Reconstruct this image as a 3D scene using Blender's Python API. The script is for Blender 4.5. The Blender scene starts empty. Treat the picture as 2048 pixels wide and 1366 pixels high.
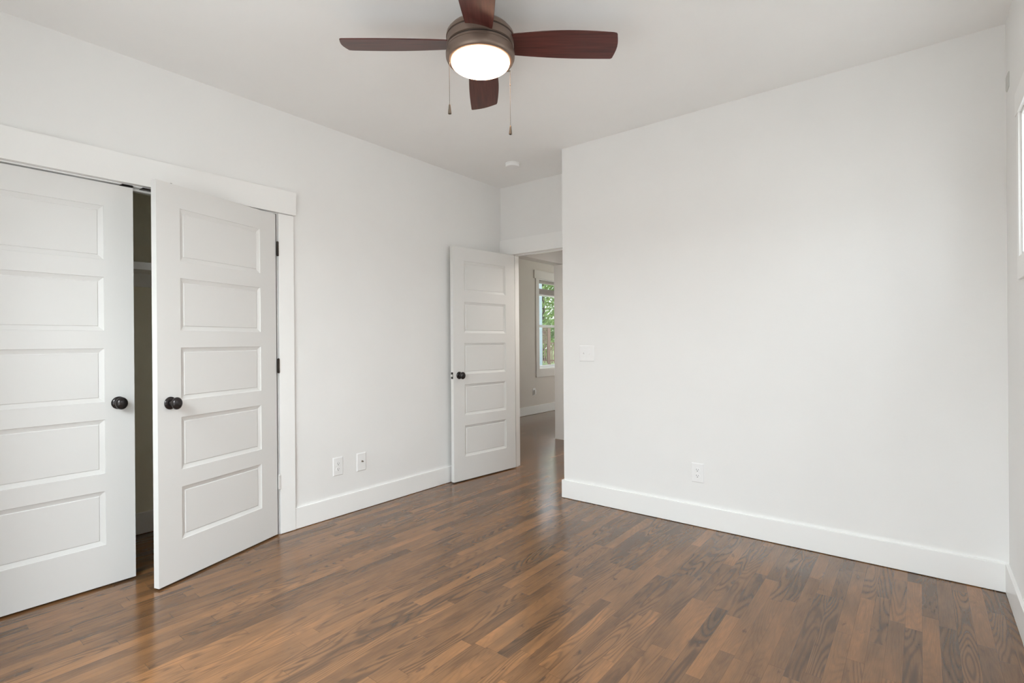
import bpy, bmesh, math, random
from mathutils import Vector, Matrix
R = math.radians
sc = bpy.context.scene
col = sc.collection

# ------------------------------------------------------------------ camera
F_PX = 1029.6
YAW, PITCH, ROLL, EYE = 0.67032, -0.00054, -0.00776, 1.22955
cd = bpy.data.cameras.new('camera')
cam = bpy.data.objects.new('camera', cd); col.objects.link(cam)
fwd = Vector((-math.sin(YAW)*math.cos(PITCH), math.cos(YAW)*math.cos(PITCH), math.sin(PITCH)))
rt = Vector((math.cos(YAW), math.sin(YAW), 0)); up = rt.cross(fwd)
r2 = rt*math.cos(ROLL)+up*math.sin(ROLL); u2 = -rt*math.sin(ROLL)+up*math.cos(ROLL)
m = Matrix((r2, u2, -fwd)).transposed().to_4x4(); m.translation = Vector((0, 0, EYE))
cam.matrix_world = m
cd.sensor_width = 36; cd.sensor_fit = 'HORIZONTAL'; cd.lens = 36*F_PX/2048
cd.clip_start = .02; cd.clip_end = 200
sc.camera = cam

# ------------------------------------------------------------------ colour management
vs = sc.view_settings
vs.view_transform = 'Standard'; vs.look = 'None'; vs.gamma = 1; vs.use_curve_mapping = False
vs.exposure = 0.10
sc.cycles.max_bounces = 14; sc.cycles.diffuse_bounces = 10
sc.cycles.glossy_bounces = 5; sc.cycles.transparent_max_bounces = 12

# ------------------------------------------------------------------ sky
w = bpy.data.worlds.new('sky'); sc.world = w; w.use_nodes = True
wn = w.node_tree; wn.nodes.clear()
wo = wn.nodes.new('ShaderNodeOutputWorld'); bg = wn.nodes.new('ShaderNodeBackground')
tc = wn.nodes.new('ShaderNodeTexCoord'); sx = wn.nodes.new('ShaderNodeSeparateXYZ')
rp = wn.nodes.new('ShaderNodeValToRGB')
wn.links.new(tc.outputs['Generated'], sx.inputs[0]); mr_ = wn.nodes.new('ShaderNodeMath'); mr_.operation = 'MULTIPLY_ADD'; mr_.inputs[1].default_value = .5; mr_.inputs[2].default_value = .5
wn.links.new(sx.outputs['Z'], mr_.inputs[0]); wn.links.new(mr_.outputs[0], rp.inputs[0])
rp.color_ramp.elements[0].position = 0.5; rp.color_ramp.elements[0].color = (.86, .90, .94, 1)
g_ = rp.color_ramp.elements.new(.47); g_.color = (1.25, 1.28, 1.3, 1)      # brightened below the horizon as ground bounce, added to lift the ceiling
rp.color_ramp.elements[-1].position = .85; rp.color_ramp.elements[-1].color = (.62, .76, .95, 1)
wn.links.new(rp.outputs[0], bg.inputs[0]); bg.inputs[1].default_value = 2.6
wn.links.new(bg.outputs[0], wo.inputs[0])

# ------------------------------------------------------------------ key dimensions (metres)
XL = -3.24     # left wall
XR = 0.33      # window wall at the right
YB = 3.42      # long bare wall
XC = -2.198    # outside corner
YE = 3.92      # wall of the alcove with the doorway
YK = -0.17     # wall behind the camera
HC = 2.735     # ceiling
T = .12

def daylight(name, loc, direction, sx_, sy_, power, color=(1, .985, .96)):
    l = bpy.data.lights.new(name, 'AREA'); l.shape = 'RECTANGLE'; l.size = sx_; l.size_y = sy_
    l.energy = power; l.color = color
    o = bpy.data.objects.new(name, l); col.objects.link(o)
    o.location = loc; o.rotation_euler = Vector(direction).to_track_quat('-Z', 'Y').to_euler()
    return o
# daylight just outside the window openings, and a fill light in the hall
daylight('daylight_back', (-1.2, YK-1.5, 3.55), (0, 1, -.4), 4.6, 3.0, 1020, (.92, .97, 1))
daylight('daylight_right_near', (XR+.8, .8, 2.3), (-1, 0, -.15), 1.2, 1.4, 18, (.92, .97, 1))
daylight('daylight_right_far', (XR+.9, 2.50, 2.3), (-1, 0, -.15), 1.2, 1.4, 38, (.92, .97, 1))
daylight('daylight_living', (-5.75, 9.65, 1.9), (1, -.1, -.2), 1.3, 1.8, 150)  # shines through the added second window to brighten the far room
daylight('hall_fill', (-2.50, 4.55, 2.14), (0, .25, -1), .30, .30, 13, (1, .93, .84))  # added fill light without a fixture, brightens the wall end in the hall

# ------------------------------------------------------------------ materials
MATS = {}
def nmat(name):
    m_ = bpy.data.materials.new(name); m_.use_nodes = True
    nt = m_.node_tree; b = nt.nodes['Principled BSDF']; MATS[name] = m_
    return m_, nt, b
def paint(name, colr, rough=.5, bump=.0, scale=60, spec=.5, metal=0., var=.02):
    m_, nt, b = nmat(name)
    b.inputs['Roughness'].default_value = rough; b.inputs['Metallic'].default_value = metal
    b.inputs['Specular IOR Level'].default_value = spec
    t = nt.nodes.new('ShaderNodeTexCoord'); n = nt.nodes.new('ShaderNodeTexNoise')
    n.inputs['Scale'].default_value = 3.0; n.inputs['Detail'].default_value = 3
    nt.links.new(t.outputs['Object'], n.inputs['Vector'])
    mx = nt.nodes.new('ShaderNodeMix'); mx.data_type = 'RGBA'
    mx.inputs[6].default_value = tuple(c*(1-var) for c in colr)+(1,)
    mx.inputs[7].default_value = tuple(min(1, c*(1+var)) for c in colr)+(1,)
    nt.links.new(n.outputs[0], mx.inputs[0]); nt.links.new(mx.outputs[2], b.inputs['Base Color'])
    if bump:
        n2 = nt.nodes.new('ShaderNodeTexNoise'); n2.inputs['Scale'].default_value = scale
        n2.inputs['Detail'].default_value = 4
        nt.links.new(t.outputs['Object'], n2.inputs['Vector'])
        bp = nt.nodes.new('ShaderNodeBump'); bp.inputs['Strength'].default_value = bump
        bp.inputs['Distance'].default_value = .002
        nt.links.new(n2.outputs[0], bp.inputs['Height']); nt.links.new(bp.outputs[0], b.inputs['Normal'])
    return m_
M_WALL = paint('wall_paint', (.835, .833, .825), .55, .12, 90, .4)
M_CEIL = paint('ceiling_paint', (.91, .91, .905), .7, .12, 80, .3)
M_TRIM = paint('trim_paint', (.88, .88, .872), .32, .03, 40, .5, var=.008)
M_DOOR = paint('door_paint', (.765, .763, .752), .35, .03, 40, .5, var=.008)
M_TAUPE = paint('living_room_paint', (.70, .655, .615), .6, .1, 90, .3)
M_CLOSET = paint('closet_shade_tint', (.86, .83, .70), .7, .1, 90, .3)  # tan tint puts the warm bounced shade of the closet into the colour
M_BRONZE = paint('dark_bronze', (.035, .03, .03), .22, 0, 60, .6, metal=.6)
M_HINGE = paint('hinge_bronze', (.06, .05, .045), .35, 0, 60, .5, metal=.7)
M_STEEL = paint('bright_steel', (.75, .74, .72), .25, 0, 60, .5, metal=1.)
M_PLAST = paint('white_plastic', (.86, .86, .86), .3, 0, 60, .5, var=.004)
M_SLOT = paint('dark_slot', (.03, .03, .03), .6)
M_FAN = paint('fan_bronze', (.20, .145, .115), .38, 0, 60, .5, metal=.45)
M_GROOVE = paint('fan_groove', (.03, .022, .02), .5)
M_CHAIN = paint('antique_chain', (.25, .21, .17), .3, 0, 60, .5, metal=.9)
M_BLIND = paint('blind_slats', (.42, .38, .36), .5)
M_PATCH = paint('grey_plastic', (.60, .60, .58), .6)
M_BACKLIT = paint('backlit_casing', (.73, .70, .675), .4, .05, 60, .4)  # white casing toned down, its backlit shade is in the colour
M_SIDING = paint('grey_siding', (.36, .42, .46), .7)
M_FENCE = paint('weathered_cedar', (.36, .22, .17), .8, .3, 30, .3, var=.12)
M_BARK = paint('bark', (.10, .075, .055), .9, .6, 20)
M_VINYL = paint('white_vinyl', (.82, .83, .83), .35)

def glassmat():
    m_, nt, b = nmat('window_glass'); nt.nodes.remove(b)
    out = nt.nodes['Material Output']
    tr = nt.nodes.new('ShaderNodeBsdfTransparent'); tr.inputs[0].default_value = (.97, .98, .97, 1)
    gl = nt.nodes.new('ShaderNodeBsdfGlossy'); gl.inputs['Roughness'].default_value = .02
    mx = nt.nodes.new('ShaderNodeMixShader'); mx.inputs[0].default_value = .06
    nt.links.new(tr.outputs[0], mx.inputs[1]); nt.links.new(gl.outputs[0], mx.inputs[2])
    nt.links.new(mx.outputs[0], out.inputs[0]); return m_
M_GLASS = glassmat()

def lampmat():
    m_, nt, b = nmat('lit_opal_glass')
    b.inputs['Base Color'].default_value = (.9, .88, .85, 1); b.inputs['Roughness'].default_value = .3
    b.inputs['Emission Color'].default_value = (1, .62, .38, 1)
    b.inputs['Emission Strength'].default_value = 12.0
    return m_
M_LAMP = lampmat()

def N(nt, typ, **kw):
    n = nt.nodes.new(typ)
    for k, v in kw.items(): setattr(n, k, v)
    return n
def math_(nt, op, a, b=None, c=None):
    n = N(nt, 'ShaderNodeMath', operation=op)
    for i, v in enumerate((a, b, c)):
        if v is None: continue
        if isinstance(v, (int, float)): n.inputs[i].default_value = v
        else: nt.links.new(v, n.inputs[i])
    return n.outputs[0]

def floormat():
    m_, nt, b = nmat('oak_strip_floor'); L = nt.links
    tcn = N(nt, 'ShaderNodeTexCoord'); sp = N(nt, 'ShaderNodeSeparateXYZ'); L.new(tcn.outputs['Object'], sp.inputs[0])
    X, Y = sp.outputs[0], sp.outputs[1]
    xr = math_(nt, 'DIVIDE', X, .0572); ix = math_(nt, 'FLOOR', xr); fx = math_(nt, 'FRACT', xr)
    wn1 = N(nt, 'ShaderNodeTexWhiteNoise', noise_dimensions='1D'); L.new(ix, wn1.inputs['W'])
    ln = math_(nt, 'MULTIPLY_ADD', wn1.outputs['Value'], .5, .45)
    yr = math_(nt, 'ADD', math_(nt, 'DIVIDE', Y, ln), math_(nt, 'MULTIPLY', wn1.outputs['Value'], 17.3))
    iy = math_(nt, 'FLOOR', yr); fy = math_(nt, 'FRACT', yr)
    cid = N(nt, 'ShaderNodeCombineXYZ'); L.new(ix, cid.inputs[0]); L.new(iy, cid.inputs[1])
    wn2 = N(nt, 'ShaderNodeTexWhiteNoise', noise_dimensions='2D'); L.new(cid.outputs[0], wn2.inputs['Vector'])
    rnd = wn2.outputs['Value']; rcol = N(nt, 'ShaderNodeSeparateColor'); L.new(wn2.outputs['Color'], rcol.inputs[0])
    # coordinates inside one board
    def vec(kx, ky, kz):
        c = N(nt, 'ShaderNodeCombineXYZ')
        L.new(math_(nt, 'MULTIPLY', X, kx), c.inputs[0]); L.new(math_(nt, 'MULTIPLY', Y, ky), c.inputs[1])
        L.new(math_(nt, 'MULTIPLY', rnd, kz), c.inputs[2]); return c.outputs[0]
    # cathedral figure: contour lines of a stretched noise
    n1 = N(nt, 'ShaderNodeTexNoise'); n1.inputs['Scale'].default_value = 1; n1.inputs['Detail'].default_value = 1.5
    n1.inputs['Roughness'].default_value = .45; L.new(vec(8, 1.0, 61), n1.inputs['Vector'])
    ring = math_(nt, 'SINE', math_(nt, 'MULTIPLY', n1.outputs[0], 150))
    ring = math_(nt, 'MULTIPLY_ADD', ring, .5, .5)
    ring = math_(nt, 'POWER', ring, 2.0)
    # fine pores
    n2 = N(nt, 'ShaderNodeTexNoise'); n2.inputs['Scale'].default_value = 1; n2.inputs['Detail'].default_value = 5
    n2.inputs['Roughness'].default_value = .7; L.new(vec(420, 14, 33), n2.inputs['Vector'])
    # blotchy stain
    n3 = N(nt, 'ShaderNodeTexNoise'); n3.inputs['Scale'].default_value = 1; n3.inputs['Detail'].default_value = 3
    n3.inputs['Roughness'].default_value = .55; L.new(vec(9, 2.4, 5), n3.inputs['Vector'])
    # board tone
    tone = math_(nt, 'MULTIPLY_ADD', math_(nt, 'SUBTRACT', rnd, .5), .30, .54)
    tone = math_(nt, 'ADD', tone, math_(nt, 'MULTIPLY_ADD', n3.outputs[0], .72, -.37))
    gstr = math_(nt, 'MULTIPLY_ADD', math_(nt, 'MAXIMUM', math_(nt, 'SUBTRACT', rcol.outputs[1], .40), 0.0), .42, .05)
    tone = math_(nt, 'SUBTRACT', tone, math_(nt, 'MULTIPLY', ring, gstr))
    tone = math_(nt, 'ADD', tone, math_(nt, 'MULTIPLY_ADD', n2.outputs[0], .50, -.22))
    cr = N(nt, 'ShaderNodeValToRGB'); L.new(tone, cr.inputs[0]); e = cr.color_ramp.elements
    e[0].position = .08; e[0].color = (.068, .038, .020, 1)
    e[1].position = .95; e[1].color = (.37, .165, .065, 1)
    for pos, c_ in ((.34, (.106, .054, .026)), (.52, (.165, .083, .037)), (.72, (.238, .114, .047))):
        q = e.new(pos); q.color = c_+(1,)
    # dark stained knots and ends
    n5 = N(nt, 'ShaderNodeTexNoise'); n5.inputs['Scale'].default_value = 1; n5.inputs['Detail'].default_value = 4
    n5.inputs['Roughness'].default_value = .6; L.new(vec(18, 7.0, 40), n5.inputs['Vector'])
    kn = N(nt, 'ShaderNodeMapRange', interpolation_type='SMOOTHSTEP'); L.new(n5.outputs[0], kn.inputs[0])
    kn.inputs[1].default_value = .62; kn.inputs[2].default_value = .74; kn.inputs[3].default_value = 0; kn.inputs[4].default_value = .75
    kmix = N(nt, 'ShaderNodeMix', data_type='RGBA'); L.new(kn.outputs[0], kmix.inputs[0]); L.new(cr.outputs[0], kmix.inputs[6]); kmix.inputs[7].default_value = (.050, .030, .020, 1)
    # seams
    def seam(f, half):
        return math_(nt, 'LESS_THAN', math_(nt, 'MINIMUM', f, math_(nt, 'SUBTRACT', 1.0, f)), half)
    sm = math_(nt, 'MAXIMUM', seam(fx, .011), math_(nt, 'MULTIPLY', seam(fy, .0012), 1.0))
    mx = N(nt, 'ShaderNodeMix', data_type='RGBA', blend_type='MULTIPLY')
    L.new(math_(nt, 'MULTIPLY', sm, .45), mx.inputs[0]); L.new(kmix.outputs[2], mx.inputs[6]); mx.inputs[7].default_value = (.15, .12, .1, 1)
    L.new(mx.outputs[2], b.inputs['Base Color'])
    # gloss
    n4 = N(nt, 'ShaderNodeTexNoise'); n4.inputs['Scale'].default_value = 2.2; n4.inputs['Detail'].default_value = 3
    L.new(tcn.outputs['Object'], n4.inputs['Vector'])
    L.new(math_(nt, 'MULTIPLY_ADD', n4.outputs[0], .08, .135), b.inputs['Roughness'])
    b.inputs['Specular IOR Level'].default_value = .65
    h = math_(nt, 'ADD', math_(nt, 'MULTIPLY', ring, -.25), math_(nt, 'MULTIPLY', n2.outputs[0], .35))
    h = math_(nt, 'ADD', h, math_(nt, 'MULTIPLY', sm, -.7))
    h = math_(nt, 'ADD', h, math_(nt, 'MULTIPLY', rcol.outputs[2], .3))
    bp = N(nt, 'ShaderNodeBump'); bp.inputs['Strength'].default_value = .10; bp.inputs['Distance'].default_value = .0012
    L.new(h, bp.inputs['Height']); L.new(bp.outputs[0], b.inputs['Normal'])
    return m_
M_FLOOR = floormat()

def blademat():
    m_, nt, b = nmat('mahogany_blade'); L = nt.links
    t = N(nt, 'ShaderNodeTexCoord'); mp = N(nt, 'ShaderNodeMapping'); L.new(t.outputs['Object'], mp.inputs[0])
    mp.inputs['Scale'].default_value = (3, 55, 20)
    n = N(nt, 'ShaderNodeTexNoise'); n.inputs['Scale'].default_value = 1.5; n.inputs['Detail'].default_value = 5
    L.new(mp.outputs[0], n.inputs['Vector'])
    cr = N(nt, 'ShaderNodeValToRGB'); L.new(n.outputs[0], cr.inputs[0])
    cr.color_ramp.elements[0].position = .3; cr.color_ramp.elements[0].color = (.055, .014, .012, 1)
    cr.color_ramp.elements[1].position = .75; cr.color_ramp.elements[1].color = (.13, .034, .026, 1)
    L.new(cr.outputs[0], b.inputs['Base Color']); b.inputs['Roughness'].default_value = .33
    return m_
M_BLADE = blademat()

def leafmat():
    m_, nt, b = nmat('foliage'); L = nt.links
    t = N(nt, 'ShaderNodeTexCoord'); n = N(nt, 'ShaderNodeTexNoise'); n.inputs['Scale'].default_value = .9; n.inputs['Detail'].default_value = 3
    L.new(t.outputs['Object'], n.inputs['Vector'])
    cr = N(nt, 'ShaderNodeValToRGB'); L.new(n.outputs[0], cr.inputs[0])
    cr.color_ramp.elements[0].position = .35; cr.color_ramp.elements[0].color = (.12, .20, .05, 1)
    cr.color_ramp.elements[1].position = .65; cr.color_ramp.elements[1].color = (.42, .56, .20, 1)
    L.new(cr.outputs[0], b.inputs['Base Color']); b.inputs['Roughness'].default_value = .6
    return m_
M_LEAF = leafmat()
M_GRASS = paint('lawn', (.34, .38, .15), .9, .6, 15, .2, var=.3)

# ------------------------------------------------------------------ mesh helpers
def bx(bm, x0, x1, y0, y1, z0, z1):
    v = [bm.verts.new(p) for p in ((x0, y0, z0), (x1, y0, z0), (x1, y1, z0), (x0, y1, z0),
                                   (x0, y0, z1), (x1, y0, z1), (x1, y1, z1), (x0, y1, z1))]
    for f in ((3, 2, 1, 0), (4, 5, 6, 7), (0, 1, 5, 4), (1, 2, 6, 5), (2, 3, 7, 6), (3, 0, 4, 7)):
        bm.faces.new([v[i] for i in f])
def lathe(bm, prof, seg=48, mat=None, cap=False):
    """revolve (radius, height) pairs about local z, then transform"""
    mat = mat or Matrix(); rings = []
    for r, z in prof:
        if r < 1e-6: rings.append([bm.verts.new(mat @ Vector((0, 0, z)))])
        else: rings.append([bm.verts.new(mat @ Vector((r*math.cos(2*math.pi*i/seg), r*math.sin(2*math.pi*i/seg), z))) for i in range(seg)])
    for a, b_ in zip(rings, rings[1:]):
        if len(a) == 1 and len(b_) == 1: continue
        for i in range(seg):
            j = (i+1) % seg
            if len(a) == 1: bm.faces.new((a[0], b_[j], b_[i]))
            elif len(b_) == 1: bm.faces.new((a[i], a[j], b_[0]))
            else: bm.faces.new((a[i], a[j], b_[j], b_[i]))
    return rings
def obj(name, bm, material, parent=None, smooth=False, bevel=0, seg=2, loc=None):
    bmesh.ops.recalc_face_normals(bm, faces=bm.faces)
    me = bpy.data.meshes.new(name); bm.to_mesh(me); bm.free()
    if smooth:
        for p in me.polygons: p.use_smooth = True
        me.set_sharp_from_angle(angle=R(40))
    me.materials.append(material)
    o = bpy.data.objects.new(name, me); col.objects.link(o)
    if parent is not None: o.parent = parent
    if loc is not None: o.location = loc
    if bevel:
        md = o.modifiers.new('bevel', 'BEVEL'); md.width = bevel; md.segments = seg; md.limit_method = 'ANGLE'; md.angle_limit = R(40)
    return o
def boxes(name, lst, material, parent=None, bevel=0, loc=None):
    bm = bmesh.new()
    for b_ in lst: bx(bm, *b_)
    return obj(name, bm, material, parent, bevel=bevel, loc=loc)
def struct(o, label=None, cat=None):
    o['kind'] = 'structure'
    if label: o['label'] = label
    if cat: o['category'] = cat
    return o
def empty(name, loc, rz=0):
    o = bpy.data.objects.new(name, None); col.objects.link(o); o.location = loc; o.rotation_euler = (0, 0, rz)
    o.empty_display_size = .05; return o
def tag(o, label, cat, group=None, kind=None):
    o['label'] = label; o['category'] = cat
    if group: o['group'] = group
    if kind: o['kind'] = kind
    return o

# ------------------------------------------------------------------ shell
G = .003
XW = -5.10      # living room window wall
struct(boxes('floor', [(-5.3, XR+T, YK-T, 10.2, -.08, 0)], M_FLOOR),
       'dark brown stained oak strip floor with glossy finish', 'floor')
struct(boxes('ceiling', [(-5.3, XR+T, YK-T, 10.2, HC, HC+.1)], M_CEIL), 'plain off-white painted ceiling', 'ceiling')
CY0, CY1, CZ = .115, 1.655, 2.058            # closet opening
struct(boxes('wall_left', [(XL-T, XL, YK, CY0, 0, HC), (XL-T, XL, CY1, YE, 0, HC), (XL-T, XL, CY0, CY1, CZ+.02, HC)], M_WALL),
       'white wall with the closet doors, at the left', 'wall')
struct(boxes('wall_right', [(XC, XR+T, YB, YB+T, 0, HC)], M_WALL), 'long bare white wall with a switch and an outlet', 'wall')
struct(boxes('wall_alcove', [(XC, XC+T, YB+T, YE, 0, HC)], M_WALL), 'short side wall of the doorway alcove', 'wall')
DX0, DX1, DZ = -3.112, -2.35, 2.07           # bedroom doorway
struct(boxes('wall_doorway', [(-5.3, DX0-.018, YE, YE+T, 0, HC), (DX1+.018, XR, YE, YE+T, 0, HC), (DX0-.018, DX1+.018, YE, YE+T, DZ+.015, HC)], M_WALL),
       'off-white wall around the open doorway', 'wall')
# window wall (right edge of the picture): two high windows
WZ0, WZ1 = 1.565, 2.155
wins = [(.35, 1.25), (2.05, 2.955)]
parts = [(XR, XR+.14, YK, YB, 0, WZ0), (XR, XR+.14, YK, YB, WZ1, HC)]
ys = [YK]+[v for a in wins for v in a]+[YB]
for i in range(0, len(ys), 2): parts.append((XR, XR+.14, ys[i], ys[i+1], WZ0, WZ1))
struct(boxes('wall_window', parts, M_WALL), 'white wall with high window at the far right edge', 'wall')
# wall behind the camera with a double window
BX0, BX1, BZ0, BZ1 = -2.4, -.35, .45, 2.16
struct(boxes('wall_back', [(XL-T, BX0, YK-T, YK, 0, HC), (BX1, XR+T, YK-T, YK, 0, HC), (BX0, BX1, YK-T, YK, 0, BZ0), (BX0, BX1, YK-T, YK, BZ1, HC)], M_WALL),
       'white wall behind the viewer with a wide window', 'wall')
# closet
KX = -3.965
struct(boxes('wall_closet', [(KX-.1, KX, YK-T, 2.0, 0, HC), (KX, XL-T, YK-T, YK, 0, HC), (KX, XL-T, 1.9, 2.0, 0, HC)], M_CLOSET),
       'closet wall tinted beige for its warm shade', 'wall')
# hall and living room
struct(boxes('wall_hall', [(-3.60, -3.45, 5.40, 10.2, 0, HC), (-3.60, -3.45, YE+T, 5.40, 2.175, HC)], M_WALL),
       'white wall end and header of the wide opening beyond the doorway', 'wall')
struct(boxes('wall_hall_side', [(-2.1, -2.0, YE+T, 10.2, 0, HC)], M_WALL), 'hall side wall', 'wall')
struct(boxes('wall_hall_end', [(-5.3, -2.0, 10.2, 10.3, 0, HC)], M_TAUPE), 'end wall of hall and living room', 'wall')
FY0, FY1, FZ0, FZ1 = 7.165, 8.05, .755, 2.29
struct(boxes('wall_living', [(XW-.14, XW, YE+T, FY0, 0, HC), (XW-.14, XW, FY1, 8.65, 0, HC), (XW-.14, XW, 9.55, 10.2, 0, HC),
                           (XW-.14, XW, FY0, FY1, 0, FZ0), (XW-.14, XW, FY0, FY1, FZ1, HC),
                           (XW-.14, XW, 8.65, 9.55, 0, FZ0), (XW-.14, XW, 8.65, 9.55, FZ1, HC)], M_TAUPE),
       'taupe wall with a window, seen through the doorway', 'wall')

# ------------------------------------------------------------------ baseboards
BH, BT = .14, .015
struct(boxes('baseboard_left', [(XL, XL+BT, CY1+.108, YE, G, BH)], M_TRIM, bevel=.002), 'white baseboard along the left wall', 'baseboard')
struct(boxes('baseboard_left.001', [(XL, XL+BT, YK, .004, G, BH)], M_TRIM, bevel=.002), 'white baseboard left of the closet', 'baseboard')
struct(boxes('baseboard_right', [(XC-BT, XR, YB-BT, YB, G, BH), (XC-BT, XC, YB, YE, G, BH)], M_TRIM, bevel=.002), 'white baseboard along the bare wall', 'baseboard')
struct(boxes('baseboard_window', [(XR-BT, XR, YK, YB-BT, G, BH)], M_TRIM, bevel=.002), 'white baseboard at the right edge', 'baseboard')
struct(boxes('baseboard_back', [(XL+BT, XR-BT, YK, YK+BT, G, BH)], M_TRIM, bevel=.002), 'white baseboard behind the viewer', 'baseboard')
struct(boxes('baseboard_closet', [(KX, KX+BT, YK, 1.9, G, BH)], M_TRIM, bevel=.002), 'white baseboard inside the closet', 'baseboard')
struct(boxes('baseboard_living', [(XW, XW+BT, YE+T, 10.2, G, BH)], M_TRIM, bevel=.002), 'white baseboard under the living room window', 'baseboard')

# ------------------------------------------------------------------ trim
CT = .018
t1 = empty('trim_1', (XL, CY1, 0)); struct(t1, 'white flat casing around the double closet doors', 'door casing')
def child(name, lst, mat, par, bevel=0):
    o = boxes(name, lst, mat, None, bevel); o.parent = par; o.matrix_parent_inverse = Matrix.Translation(par.location).inverted(); return o
child('side_casing', [(XL, XL+CT, CY1+.006, CY1+.108, G, CZ+.004)], M_TRIM, t1, .0015)
child('side_casing', [(XL, XL+CT, CY0-.108, CY0-.006, G, CZ+.004)], M_TRIM, t1, .0015)
child('head_casing', [(XL, XL+CT+.018, CY0-.125, CY1+.118, CZ+.006, 2.213)], M_TRIM, t1, .0015)
child('door_jamb', [(XL-T, XL+.001, CY1, CY1+.014, 0, CZ+.014), (XL-T, XL+.001, CY0-.014, CY0, 0, CZ+.014), (XL-T, XL+.001, CY0, CY1, CZ, CZ+.014),
                    (XL-.05, XL-.038, CY0, CY1, CZ-.012, CZ)], M_TRIM, t1)
for y0 in (.835, .925):
    child('strike_plate', [(XL-.034, XL+.0035, y0, y0+.055, CZ-.0025, CZ+.0005), (XL+.001, XL+.0035, y0+.004, y0+.051, CZ-.003, CZ+.004)], M_HINGE, t1)['label'] = 'dark metal ball catch strike plate'
t2 = empty('trim_2', (DX0, YE, 0)); struct(t2, 'white casing and jamb of the open bedroom doorway', 'door casing')
child('head_casing', [(XL+.001, XC, YE-CT-.004, YE, DZ-.004, 2.215)], M_TRIM, t2, .0015)
child('side_casing', [(DX0-.105, DX0-.008, YE-CT, YE, G, DZ-.006)], M_TRIM, t2, .0015)
child('side_casing', [(DX1+.008, DX1+.108, YE-CT, YE, G, DZ-.006)], M_TRIM, t2, .0015)
child('door_jamb', [(DX0-.016, DX0, YE-.001, YE+T+.001, 0, DZ+.014), (DX1, DX1+.016, YE-.001, YE+T+.001, 0, DZ+.014), (DX0, DX1, YE-.001, YE+T+.001, DZ, DZ+.014),
                    (DX0, DX0+.011, YE+.045, YE+.08, 0, DZ), (DX1-.011, DX1, YE+.045, YE+.08, 0, DZ), (DX0, DX1, YE+.045, YE+.08, DZ-.011, DZ)], M_TRIM, t2)

# ------------------------------------------------------------------ panel doors
def panel_door_mesh(W, Hh, t, stile=.125):
    """u (x) along the width from the hinge, y thickness 0..t, z up; five recessed horizontal panels on both faces"""
    bm = bmesh.new()
    zs = [0]; k = Hh/2.034
    for i in range(5): zs += [(.203+i*.3605)*k, (.203+i*.3605+.272)*k]
    zs.append(Hh); xs = [0, stile, W-stile, W]
    for side in (0, 1):
        def P(x, z, d): return bm.verts.new((x, d if side == 0 else t-d, z))
        for i in range(3):
            for j in range(len(zs)-1):
                x0, x1, z0, z1 = xs[i], xs[i+1], zs[j], zs[j+1]
                if i == 1 and j % 2 == 1:
                    prof = [(0, 0), (.0015, .0035), (.022, .0105), (.0235, .0105), (.026, .0065)]
                    loops = [[P(x0+o_, z0+o_, d), P(x1-o_, z0+o_, d), P(x1-o_, z1-o_, d), P(x0+o_, z1-o_, d)] for o_, d in prof]
                    for a, b_ in zip(loops, loops[1:]):
                        for q in range(4): bm.faces.new((a[q], a[(q+1) % 4], b_[(q+1) % 4], b_[q]))
                    bm.faces.new(loops[-1])
                else:
                    bm.faces.new((P(x0, z0, 0), P(x1, z0, 0), P(x1, z1, 0), P(x0, z1, 0)))
    for j in range(len(zs)-1):
        for x in (0, W): bm.faces.new([bm.verts.new(p) for p in ((x, 0, zs[j]), (x, t, zs[j]), (x, t, zs[j+1]), (x, 0, zs[j+1]))])
    for i in range(3):
        for z in (0, Hh): bm.faces.new([bm.verts.new(p) for p in ((xs[i], 0, z), (xs[i+1], 0, z), (xs[i+1], t, z), (xs[i], t, z))])
    bmesh.ops.remove_doubles(bm, verts=bm.verts, dist=1e-5)
    return bm
def knob(parent, x, y, z, sgn, tilt=0):
    """round backplate, neck and egg-shaped knob; sgn = outward direction in y"""
    M0 = Matrix.Translation((x, y, z)) @ Matrix.Rotation(R(90)*(-sgn)*-1, 4, 'X') @ Matrix.Diagonal((1, 1, 1, 1))
    # local +z -> sgn*y
    M0 = Matrix.Translation((x, y, z)) @ (Matrix.Rotation(R(-90), 4, 'X') if sgn > 0 else Matrix.Rotation(R(90), 4, 'X'))
    bm = bmesh.new()
    lathe(bm, [(.0, -.001), (.0325, -.001), (.0325, .002), (.031, .005), (.027, .008), (.020, .0105), (.013, .012), (.0105, .016), (.0095, .024), (.011, .031), (.0, .031)], 40, M0)
    base = obj('knob_rosette', bm, M_BRONZE, parent, smooth=True)
    bm = bmesh.new(); prof = []
    for i in range(17):
        a = math.pi*i/16; prof.append((max(0, .0315*math.sin(a)**.9), .047-.0185*math.cos(a)))
    prof[0] = (0, prof[0][1]); prof[-1] = (0, prof[-1][1])
    lathe(bm, prof, 40, M0 @ Matrix.Diagonal((.86, 1, 1, 1)))
    k = obj('knob', bm, M_BRONZE, parent, smooth=True)
    return k
def hinge(parent, z, x, y, mat, label):
    bm = bmesh.new(); h = .089
    for q in range(5):
        lathe(bm, [(0, z-h/2+q*h/5+.0006), (.0068, z-h/2+q*h/5+.0006), (.0068, z-h/2+(q+1)*h/5-.0006), (0, z-h/2+(q+1)*h/5-.0006)], 14, Matrix.Translation((x, y, 0)))
    lathe(bm, [(0, z-h/2-.004), (.0045, z-h/2-.002), (.0058, z-h/2), (.0058, z+h/2), (.0045, z+h/2+.002), (0, z+h/2+.004)], 14, Matrix.Translation((x, y, 0)))
    bx(bm, x-.002, x+.014, y+.003, y+.0062, z-h/2, z+h/2)
    o = obj('hinge', bm, mat, parent, smooth=True); o['label'] = label; return o

DH, DT = 2.040, .035
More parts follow.
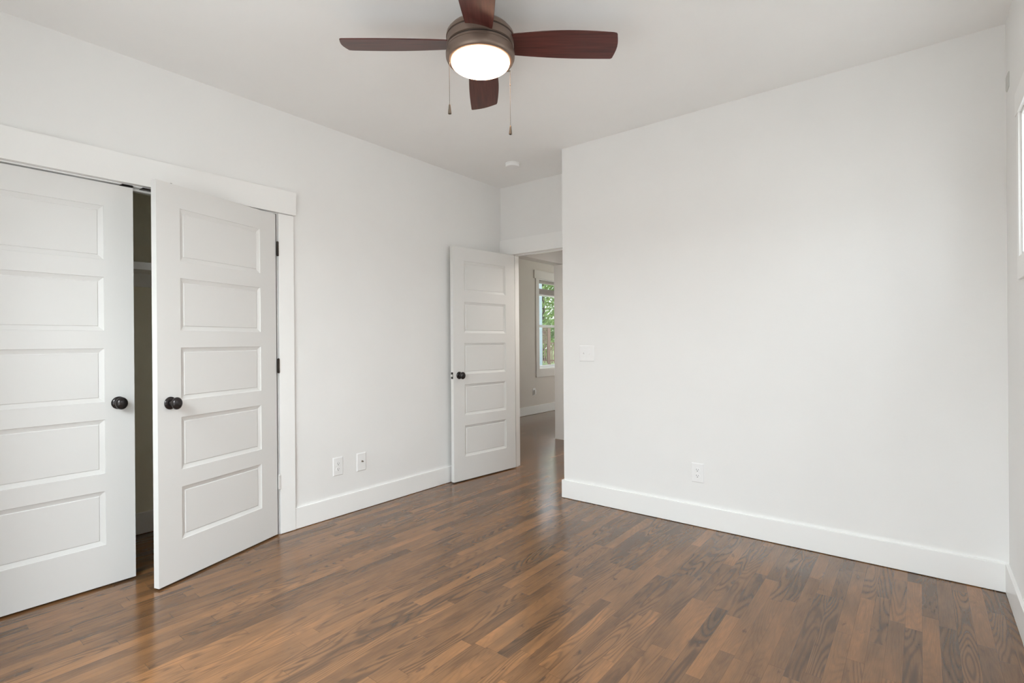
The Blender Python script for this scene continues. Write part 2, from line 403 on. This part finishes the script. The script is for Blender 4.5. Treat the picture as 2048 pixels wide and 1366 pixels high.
# door_1: closed left leaf of the closet.  local x from hinge, local -y faces the room
def put_door(name, W, Hh, hx, hy, ang, label):
    d = obj(name, panel_door_mesh(W, Hh, DT), M_DOOR, bevel=0)
    d.location = (hx, hy, .01); d.rotation_euler = (0, 0, ang)
    struct(d, label, 'door'); return d
# closed leaf: hinge at y=.125, width runs +y => local x -> +y (rot 90), local y -> -x (into closet)
d1 = put_door('door_1', .765, DH, XL, .122, R(90), 'closed left leaf of the white five-panel closet doors')
knob(d1, .765-.068, 0, .918, -1)
# open leaf: hinge at y=1.641, opens into the room by phi; local x -> (sin phi, -cos phi); room face normal = (cos phi, sin phi)
PHI = .3254
d2 = put_door('door_2', .772, DH, XL+.02, 1.641, 0, 'white five-panel closet leaf standing ajar into the room')
c_, s_ = math.cos(PHI), math.sin(PHI)
d2.rotation_euler = (0, 0, -R(90)+PHI)   # x axis -> (sin phi, -cos phi), y axis -> (cos phi, sin phi) = room side
bmq = d2.data
for v in bmq.vertices: v.co.y -= DT      # face y=0 is the room side
bmq.update()
knob(d2, .772-.066, 0, .918, 1)
for z, mt, lb in ((1.823, M_HINGE, 'dark bronze hinge'), (1.074, M_HINGE, 'dark bronze hinge'), (.330, M_TRIM, 'hinge painted over white')):
    hinge(d2, z, -.012, .004, mt, lb)
bm = bmesh.new(); lathe(bm, [(.013, DH), (.013, DH+.001), (.006, DH+.001), (.006, DH+.004), (.004, DH+.0065), (0, DH+.0075)], 16, Matrix.Translation((.68, -DT/2, 0)))
obj('ball_catch', bm, M_HINGE, d2, smooth=True)['label'] = 'small dark ball catch on the top edge'
# bedroom door: local x from the hinge toward the camera, leaning to the left wall; visible face looks to +x
TH = math.atan2(.085, .76)
d3 = put_door('door_3', .762, 2.05, -3.078, YE+.008, 0, 'open white five-panel bedroom door folded back toward the left wall')
d3.rotation_euler = (0, 0, -R(90)-TH)
for v in d3.data.vertices: v.co.y -= DT
d3.data.update()
knob(d3, .762-.066, 0, .925, 1); knob(d3, .762-.066, -DT, .925, -1)
bm = bmesh.new(); bx(bm, .7615, .7630, -DT/2-.0125, -DT/2+.0125, .925-.0285, .925+.0285)
lp = obj('latch_plate', bm, M_BRONZE, d3); lp['label'] = 'dark latch plate on the door edge'
bm = bmesh.new(); v = [bm.verts.new(p) for p in ((.763, -DT/2-.009, .925-.011), (.763, -DT/2-.009, .925+.011), (.763, -DT/2+.009, .925+.011), (.763, -DT/2+.009, .925-.011),
      (.774, -DT/2-.009, .925-.010), (.774, -DT/2-.009, .925+.010), (.765, -DT/2+.009, .925+.010), (.765, -DT/2+.009, .925-.010))]
for f in ((3, 2, 1, 0), (4, 5, 6, 7), (0, 1, 5, 4), (1, 2, 6, 5), (2, 3, 7, 6), (3, 0, 4, 7)): bm.faces.new([v[i] for i in f])
obj('latch_bolt', bm, M_STEEL, lp)['label'] = 'bright steel latch bolt'
for z in (1.82, 1.10, .30):
    bm = bmesh.new(); h = .089
    lathe(bm, [(0, z-h/2), (.0062, z-h/2), (.0062, z+h/2), (0, z+h/2)], 14, Matrix.Translation((-.006, -DT-.003, 0)))
    bx(bm, -.0025, -.0005, -DT, -.004, z-h/2, z+h/2)
    obj('hinge', bm, M_HINGE, d3, smooth=True)['label'] = 'dark hinge leaf at the jamb'

# ------------------------------------------------------------------ windows
def window(name, axis, u0, u1, z0, z1, face, inward, label, mid=None, casing=.09, sill=True, head_over=0, mullions=(), cmat=None, cth=.018):
    """axis 'x': window in a wall of constant x (u = y); 'y': wall of constant y (u = x). inward = +-1 toward the room"""
    def B(u_0, u_1, d0, d1, z_0, z_1):
        a, b_ = sorted((face+inward*d0, face+inward*d1))
        return (a, b_, u_0, u_1, z_0, z_1) if axis == 'x' else (u_0, u_1, a, b_, z_0, z_1)
    loc = (face, (u0+u1)/2, z0) if axis == 'x' else ((u0+u1)/2, face, z0)
    o = empty(name, loc); struct(o, label, 'window')
    c = casing
    child('casing', [B(u0-c, u0, 0, cth, z0-.002, z1), B(u1, u1+c, 0, cth, z0-.002, z1), B(u0-c-.015-head_over, u1+c+.015, 0, cth*1.3, z1, z1+c+.05),
                     B(u0-c, u1+c, 0, cth, z0-c-.05, z0-.002)], cmat or M_TRIM, o, .0015)
    child('window_jamb', [B(u0, u0+.014, -.13, 0, z0, z1), B(u1-.014, u1, -.13, 0, z0, z1), B(u0+.014, u1-.014, -.13, 0, z1-.014, z1), B(u0+.014, u1-.014, -.13, 0, z0, z0+.014)], M_TRIM, o)
    us = [u0+.014]+list(mullions)+[u1-.014]
    for q in range(len(us)-1):
        a0, a1 = us[q], us[q+1]; f = .038
        segs = [(z0+.014, z1-.014)] if mid is None else [(z0+.014, mid+.016), (mid-.016, z1-.014)]
        for n_, (s0, s1) in enumerate(segs):
            dd = (-.085, -.055) if n_ == 0 else (-.12, -.09)
            s = child('sash', [B(a0, a0+f*.6, *dd, s0, s1), B(a1-f*.6, a1, *dd, s0, s1), B(a0+f*.6, a1-f*.6, *dd, s0, s0+f), B(a0+f*.6, a1-f*.6, *dd, s1-f, s1)], M_VINYL, o)
            gdd = (dd[0]+.013, dd[0]+.017)
            g = boxes('pane', [B(a0+f*.6, a1-f*.6, *gdd, s0+f, s1-f)], M_GLASS); g.parent = s
            g.matrix_parent_inverse = Matrix()
    return o
window('window_1', 'x', wins[1][0], wins[1][1], WZ0, WZ1, XR, -1, 'high window whose bright reveal shows at the right edge', casing=.045, cth=.010)
window('window_2', 'x', wins[0][0], wins[0][1], WZ0, WZ1, XR, -1, 'high window beside the viewer', casing=.07)
window('window_3', 'y', BX0, BX1, BZ0, BZ1, YK, 1, 'wide double window behind the viewer', mid=1.4, mullions=((BX0+BX1)/2,))
window('window_4', 'x', FY0, FY1, FZ0, FZ1, XW, 1, 'white sash window in the far room, seen through the doorway', mid=1.49, head_over=.03, cmat=M_BACKLIT)
window('window_5', 'x', 8.65, 9.55, FZ0, FZ1, XW, 1, 'unseen second sash window, added to light the far room', mid=1.49)  # out of view, added as a way in for daylight
# raised blind in the far window
b = empty('window_blind', (XW-.03, (FY0+FY1)/2, 2.0)); tag(b, 'raised taupe slatted blind at the top of the far room window', 'blind')
child('headrail', [(XW-.05, XW-.012, FY0+.016, FY1-.016, 2.222, 2.272)], M_BLIND, b, .002)
child('slat_stack', [(XW-.05, XW-.012, FY0+.018, FY1-.018, 2.035+.012*i, 2.044+.012*i) for i in range(8)], M_BLIND, b)
child('bottom_rail', [(XW-.05, XW-.012, FY0+.018, FY1-.018, 2.008, 2.032)], M_VINYL, b, .002)
for yy in (FY0+.16, FY1-.16):
    child('lift_cord', [(XW-.033, XW-.030, yy, yy+.003, 2.13, 2.222)], M_BLIND, b)

# ------------------------------------------------------------------ closet shelf
s = empty('closet_shelf', (KX, .9, 1.665)); tag(s, 'white shelf inside the closet, seen between the two closet doors', 'shelf')
child('shelf_board', [(KX, -3.60, YK, 1.9, 1.685, 1.703)], M_TRIM, s)
child('shelf_nosing', [(-3.60, -3.582, YK, 1.9, 1.668, 1.712)], M_TRIM, s, .0015)
child('wall_cleat', [(KX, KX+.018, YK, 1.9, 1.60, 1.685)], M_TRIM, s)

# ------------------------------------------------------------------ wall plates
def plate(name, wdt, hgt, loc, rz, label, cat):
    """local: x across, z up, -y out of the wall"""
    o = empty(name, loc, rz); tag(o, label, cat)
    bm = bmesh.new(); a, b_ = wdt/2, hgt/2; e = .005
    lo = [[bm.verts.new(p) for p in ((-a+k, -y, -b_+k), (a-k, -y, -b_+k), (a-k, -y, b_-k), (-a+k, -y, b_-k))] for k, y in ((0, 0), (0, .0025), (e, .0058))]
    for p, q in zip(lo, lo[1:]):
        for i in range(4): bm.faces.new((p[i], p[(i+1) % 4], q[(i+1) % 4], q[i]))
    bm.faces.new(lo[-1]); bm.faces.new(lo[0])
    pl = obj('cover_plate', bm, M_PLAST, o, bevel=.0008); return o
def yrot(x, z, y0=0): return Matrix.Translation((x, y0, z)) @ Matrix.Rotation(R(90), 4, 'X')
def duplex(name, loc, rz, label, wdt=.080, hgt=.128):
    o = plate(name, wdt, hgt, loc, rz, label, 'outlet')
    for zc in (-.0195, .0195):
        bm = bmesh.new(); ring = []
        pts = []
        for i in range(32):
            a = 2*math.pi*i/32; pts.append((.0172*math.cos(a), max(-.0135, min(.0135, .0172*math.sin(a)))))
        f = [bm.verts.new((x, -.0055, zc+z)) for x, z in pts]; g = [bm.verts.new((x, -.0078, zc+z)) for x, z in pts]
        for i in range(32): bm.faces.new((f[i], f[(i+1) % 32], g[(i+1) % 32], g[i]))
        bm.faces.new(g)
        rc = obj('receptacle', bm, M_PLAST, o)
        bm = bmesh.new()
        bx(bm, -.0075, -.0053, -.0081, -.0074, zc-.001, zc+.0075); bx(bm, .0053, .0073, -.0081, -.0074, zc, zc+.0065)
        lathe(bm, [(0, 0), (.0028, 0), (.0028, .0007), (0, .0007)], 12, yrot(0, zc-.0072, -.0075))
        obj('socket_slots', bm, M_SLOT, rc)['label'] = 'dark plug slots'
    bm = bmesh.new(); lathe(bm, [(0, 0), (.003, 0), (.0026, .0012), (0, .0014)], 12, yrot(0, 0, -.0056)); obj('screw', bm, M_PLAST, o)
    return o
duplex('wall_outlet', (XL, 2.088, .352), R(90), 'white duplex outlet on the left wall, left of the coax plate')
duplex('wall_outlet', (-1.155, YB, .352), 0, 'white duplex outlet low on the long bare wall')
cx_ = plate('coax_plate', .080, .132, (XL, 2.283, .349), R(90), 'white wall plate with a small metal coax jack on the left wall', 'coax plate')
bm = bmesh.new(); lathe(bm, [(.0062, 0), (.0062, .004), (.0046, .0042), (.0046, .013), (.002, .013), (.002, .009), (0, .009)], 16, yrot(.004, .004, -.0056)); obj('coax_jack', bm, M_CHAIN, cx_, smooth=True)['label'] = 'small dark metal coax jack'
for z in (-.043, .043):
    bm = bmesh.new(); lathe(bm, [(0, 0), (.003, 0), (.0026, .0012), (0, .0014)], 12, yrot(0, z, -.0056)); obj('screw', bm, M_PLAST, cx_)
sw = plate('light_switch', .130, .122, (-1.985, YB, 1.132), 0, 'white double light switch beside the outside wall corner', 'light switch')
for xx, tilt in ((-.023, 1), (.023, -1)):
    bm = bmesh.new(); bx(bm, xx-.0052, xx+.0052, -.0066, -.0056, -.012, .012)
    fr = obj('toggle_slot', bm, M_PLAST, sw)
    bm = bmesh.new(); v = []
    for p in ((xx-.0038, -.0062, -.006), (xx+.0038, -.0062, -.006), (xx+.0038, -.0062, .006), (xx-.0038, -.0062, .006),
              (xx-.0032, -.0185, -.003+tilt*.007), (xx+.0032, -.0185, -.003+tilt*.007), (xx+.0032, -.0185, .003+tilt*.007), (xx-.0032, -.0185, .003+tilt*.007)): v.append(bm.verts.new(p))
    for f in ((3, 2, 1, 0), (4, 5, 6, 7), (0, 1, 5, 4), (1, 2, 6, 5), (2, 3, 7, 6), (3, 0, 4, 7)): bm.faces.new([v[i] for i in f])
    obj('toggle', bm, M_PLAST, sw, bevel=.0006)
    for z in (-.030, .030):
        bm = bmesh.new(); lathe(bm, [(0, 0), (.003, 0), (.0026, .0012), (0, .0014)], 12, yrot(xx, z, -.0056)); obj('screw', bm, M_PLAST, sw)
fo = plate('wall_outlet', .075, .12, (XW, 7.02, .375), R(90), 'white outlet with a plugged-in adapter under the far room window', 'outlet')
bm = bmesh.new(); bx(bm, -.018, .018, -.034, -.0055, -.04, .032); obj('plug_adapter', bm, M_PLAST, fo, bevel=.004)['label'] = 'white plug-in adapter'
# small square grey sensor high on the window wall
gs = plate('wall_sensor', .075, .07, (XR, 3.335, 2.425), R(-90), 'small grey square high on the wall at the right edge, near the ceiling corner', 'sensor')
gs.children[0].data.materials[0] = M_PATCH

# ------------------------------------------------------------------ door stop
ds = empty('door_stop', (XL+BT, 3.222, .085)); tag(ds, 'small dark door stop on the baseboard behind the open bedroom door', 'door stop')
Mx = Matrix.Rotation(R(90), 4, 'Y')
bm = bmesh.new(); lathe(bm, [(0, -.001), (.011, -.001), (.011, .003), (.006, .006), (.0042, .008), (.0042, .022), (0, .022)], 20, Mx); obj('stop_base', bm, M_BRONZE, ds, smooth=True)
bm = bmesh.new(); lathe(bm, [(0, .018), (.008, .018), (.0095, .021), (.0095, .026), (.0075, .029), (0, .030)], 20, Mx); obj('rubber_tip', bm, M_SLOT, ds, smooth=True)

# ------------------------------------------------------------------ smoke detector
sd = empty('smoke_detector', (-2.70, 3.43, HC)); tag(sd, 'round white smoke detector on the ceiling near the doorway', 'smoke detector')
bm = bmesh.new(); lathe(bm, [(0, 0), (.060, 0), (.060, -.005), (.056, -.008), (0, -.008)], 40); obj('mounting_ring', bm, M_PLAST, sd, smooth=True)
bm = bmesh.new(); lathe(bm, [(0, -.008), (.057, -.0085), (.058, -.024), (.054, -.030), (.030, -.033), (0, -.0335)], 40); obj('detector_cover', bm, M_PLAST, sd, smooth=True)

# ------------------------------------------------------------------ ceiling fan
FX, FY = -1.555, 1.747
fan = empty('ceiling_fan', (FX, FY, HC)); tag(fan, 'bronze ceiling fan with four dark mahogany blades and a lit round lamp', 'ceiling fan')
def fz(z): return z-HC
bm = bmesh.new(); lathe(bm, [(0, 0), (.062, 0), (.064, -.012), (.058, -.035), (.040, -.052), (.022, -.058), (.022, -.085), (0, -.085)], 40); obj('ceiling_canopy', bm, M_FAN, fan, smooth=True)
bm = bmesh.new(); lathe(bm, [(0, fz(2.665)), (.05, fz(2.664)), (.10, fz(2.650)), (.138, fz(2.632)), (.1515, fz(2.616)), (.1540, fz(2.604)), (.1540, fz(2.600)), (.1500, fz(2.5985)), (.1500, fz(2.5945)), (.1525, fz(2.593)),
   (.1525, fz(2.562)), (.1480, fz(2.560)), (.10, fz(2.560)), (0, fz(2.560))], 72); obj('motor_housing', bm, M_FAN, fan, smooth=True)
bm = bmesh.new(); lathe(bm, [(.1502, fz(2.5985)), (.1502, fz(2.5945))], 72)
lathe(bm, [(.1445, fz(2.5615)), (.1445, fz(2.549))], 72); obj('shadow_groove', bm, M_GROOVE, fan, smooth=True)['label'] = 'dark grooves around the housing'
bm = bmesh.new(); lathe(bm, [(0, fz(2.552)), (.145, fz(2.552)), (.1515, fz(2.551)), (.1525, fz(2.546)), (.1525, fz(2.5415)), (.1510, fz(2.5405)), (.1510, fz(2.5390)), (.1545, fz(2.5375)), (.1560, fz(2.528)), (.1555, fz(2.512)), (.1500, fz(2.500)),
   (.1450, fz(2.4965)), (.1345, fz(2.4965)), (.1335, fz(2.4985)), (.10, fz(2.4995)), (0, fz(2.4995))], 72); lk = obj('light_kit', bm, M_FAN, fan, smooth=True)
bm = bmesh.new(); prof = [(.1310, fz(2.4985)), (.1322, fz(2.4900))]
for i in range(1, 13):
    a = R(90)*i/12; prof.append((.1318*math.cos(a) if i < 12 else 0, fz(2.4900)-.036*math.sin(a)))
lathe(bm, prof, 72); obj('lamp_shade', bm, M_LAMP, fan, smooth=True)['label'] = 'glowing white glass bowl'
# blades
def blade_bm():
    """x radial, y chord (positive = lower trailing side), z up"""
    bm = bmesh.new(); n = 26
    lead, trail = [], []
    for i in range(n+1):
        t = i/n; x = .142+t*(.614-.142)
        l = -.058-.016*math.sin(math.pi*t)-.002*t
        tr = .061+.029*t**.8+.006*math.sin(math.pi*t)
        lead.append((x, l)); trail.append((x+.0, tr))
    # rounded tip corners
    x1 = .614
    tip = []
    L_, T_ = lead[-1], trail[-1]
    r_ = .012
    out = lead[:-1]
    for q in range(7):
        a = R(90)*q/6; out.append((x1-r_+r_*math.sin(a), L_[1]+r_-r_*math.cos(a)))
    for q in range(1, 6):
        f = q/6; out.append((x1+.010*math.sin(math.pi*f), L_[1]+r_+(T_[1]-L_[1]-2*r_)*f))
    for q in range(7):
        a = R(90)*q/6; out.append((x1-r_+r_*math.cos(a), T_[1]-r_+r_*math.sin(a)))
    out += trail[:-1][::-1]
    th = .0055
    lo = [bm.verts.new((x, y, -th/2)) for x, y in out]; hi = [bm.verts.new((x, y, th/2)) for x, y in out]
    bm.faces.new(lo[::-1]); bm.faces.new(hi)
    for i in range(len(out)): bm.faces.new((lo[i], lo[(i+1) % len(out)], hi[(i+1) % len(out)], hi[i]))
    return bm
base_blade = obj('fan_blade', blade_bm(), M_BLADE, fan, bevel=.0012)
def place_blade(o, k):
    an = YAW+k*math.pi/2
    o.location = (0, 0, fz(2.576))
    o.rotation_euler = (Matrix.Rotation(an, 4, 'Z') @ Matrix.Rotation(-R(13), 4, 'X')).to_euler()
place_blade(base_blade, 0)
bl = [base_blade]
for k in (1, 2, 3):
    c = base_blade.copy(); col.objects.link(c); c.parent = fan; place_blade(c, k); bl.append(c)
bm = bmesh.new()
bx(bm, .12, .20, -.018, .022, .003, .007)
arm0 = obj('blade_arm', bm, M_FAN, base_blade, bevel=.001)
for c in bl[1:]:
    a_ = arm0.copy(); col.objects.link(a_); a_.parent = c
# pull chains
ud = Vector((math.cos(YAW), math.sin(YAW), 0)); vd = Vector((-math.sin(YAW), math.cos(YAW), 0))
for n_, (su, sv, ztop, zend) in enumerate(((-.126, -.083, 2.512, 2.262), (.129, .084, 2.500, 2.240))):
    p = ud*su+vd*sv
    nrm = p.normalized()
    bm = bmesh.new()
    Mq = Matrix.Translation(p-nrm*.006+Vector((0, 0, fz(ztop)))) @ nrm.to_track_quat('Z', 'Y').to_matrix().to_4x4()
    lathe(bm, [(0, -.002), (.0062, -.002), (.0062, .004), (.0035, .006), (.0032, .012), (0, .012)], 16, Mq)
    q = p+nrm*.006
    z = ztop-.002
    while z > zend+.002:
        M2 = Matrix.Translation((q.x, q.y, fz(z)))
        lathe(bm, [(0, .0013), (.0011, .0008), (.0013, 0), (.0011, -.0008), (0, -.0013)], 6, M2)
        z -= .0029
    lathe(bm, [(.0005, fz(ztop)), (.0005, fz(zend))], 5, Matrix.Translation((q.x, q.y, 0)))
    M2 = Matrix.Translation((q.x, q.y, 0)); zm = ztop-.065
    lathe(bm, [(0, fz(zm+.006)), (.0020, fz(zm+.004)), (.0024, fz(zm)), (.0020, fz(zm-.004)), (0, fz(zm-.006))], 8, M2)
    ch = obj('pull_chain', bm, M_CHAIN, fan, smooth=True)
    bm = bmesh.new()
    lathe(bm, [(0, fz(zend+.004)), (.0028, fz(zend+.003)), (.0040, fz(zend)), (.0045, fz(zend-.006)), (.0078, fz(zend-.034)), (.0080, fz(zend-.037)), (.0045, fz(zend-.0385)), (.0045, fz(zend-.034)), (0, fz(zend-.034))], 20, M2)
    obj('chain_fob', bm, M_CHAIN, ch, smooth=True)

# ------------------------------------------------------------------ outdoors, beyond the far room window
gz = -.05
bm = bmesh.new(); bx(bm, -60, -5.35, -10, 70, gz-.2, gz); g = obj('lawn', bm, M_GRASS); tag(g, 'pale green lawn outside the far room window', 'lawn', kind='stuff')
fd = Vector((-math.sin(YAW+.0), math.cos(YAW), 0))
def at(px, D):
    """point of the yard seen in that direction, D metres out"""
    return fwd*D+rt*((px-1024)/F_PX*D)
# fence runs across the view
fc = at(1100, 28); ang = math.atan2(rt.y, rt.x)
fe = empty('picket_fence', (fc.x, fc.y, gz), ang); tag(fe, 'brown wooden picket fence across the lawn outside the far window', 'fence')
def fbox(name, lst, par=fe, mat=M_FENCE):
    return boxes(name, lst, mat, par)
fbox('rail', [(-.02, 3.2, -.10, .06, 1.13, 1.19)]); fbox('rail', [(-.6, 3.2, -.02, .02, .18, .25)])
x = -.55
while x < 3.1:
    if abs(x-.0) > .09: fbox('picket', [(x-.03, x+.03, -.035, -.005, .08, 1.14)])
    x += .13
fbox('post', [(-.13, .03, -.08, .08, 0, 1.98)]); fbox('post', [(2.2, 2.32, -.06, .06, 0, 1.3)])
fbox('lattice_panel', [(-.55, -.13, -.03, -.01, 1.15+.09*i, 1.20+.09*i) for i in range(10)]+[(-.55+.08*i, -.53+.08*i, -.012, .0, 1.15, 2.02) for i in range(6)])
# neighbouring grey building edge
hp = at(1079, 24)
nb = empty('neighbour_house', (hp.x, hp.y, gz), ang); tag(nb, 'grey sided house corner at the left of the far window view', 'house')
boxes('wall', [(-4.0, .10, 0, 5, 0, 5.4)], M_SIDING, nb); boxes('corner_board', [(-.04, .13, -.03, 0, 0, 5.4)], M_SIDING, nb)
bm = bmesh.new()
v = [bm.verts.new(p) for p in ((-4.3, -.4, 5.4), (.45, -.4, 5.4), (.45, 5.4, 5.4), (-4.3, 5.4, 5.4), (-1.9, -.4, 7.2), (-1.9, 5.4, 7.2))]
for f in ((0, 3, 2, 1), (0, 1, 4), (1, 2, 5, 4), (2, 3, 5), (3, 0, 4, 5)): bm.faces.new([v[i] for i in f])
obj('roof', bm, M_SLOT, nb)
# trees
def tree(px, D, hgt, rad, seed, label):
    rnd = random.Random(seed); p = at(px, D)
    t_ = empty('tree', (p.x, p.y, gz)); tag(t_, label, 'tree', 'trees behind the fence')
    bm = bmesh.new(); lathe(bm, [(.22, 0), (.17, .5), (.14, hgt*.4), (.07, hgt*.75), (0, hgt*.85)], 10); obj('trunk', bm, M_BARK, t_)
    bm = bmesh.new()
    cl = []
    for i in range(26):
        z = hgt*(.08+.92*rnd.random()); rr = rad*math.sin(math.pi*min(.97, max(.12, (z/hgt-.1))))
        a = rnd.random()*6.28; d = rr*rnd.random()**.5; cl.append(Vector((d*math.cos(a), d*math.sin(a), z)))
    for c0 in cl:
        for i in range(130):
            d = Vector((rnd.gauss(0, 1), rnd.gauss(0, 1), rnd.gauss(0, .8))); d = d.normalized()*rad*.38*(.5+.5*rnd.random())
            q = c0+d; q.z = max(q.z, .25+.2*rnd.random()); s1 = .10+.09*rnd.random()
            n = Vector((rnd.gauss(0, 1), rnd.gauss(0, 1), rnd.gauss(0, 1))).normalized(); u_ = n.orthogonal().normalized()*s1; w_ = n.cross(u_)*.55
            bm.faces.new([bm.verts.new(q-u_), bm.verts.new(q+w_), bm.verts.new(q+u_), bm.verts.new(q-w_)])
    obj('foliage', bm, M_LEAF, t_)
tree(1086, 34, 8.5, 2.6, 1, 'leafy green tree behind the fence, nearest the grey house')
tree(1112, 43, 8.5, 2.9, 2, 'paler leafy tree behind the fence at the right of the window view')
tree(1270, 34, 8.0, 2.6, 3, 'leafy tree further right along the fence')
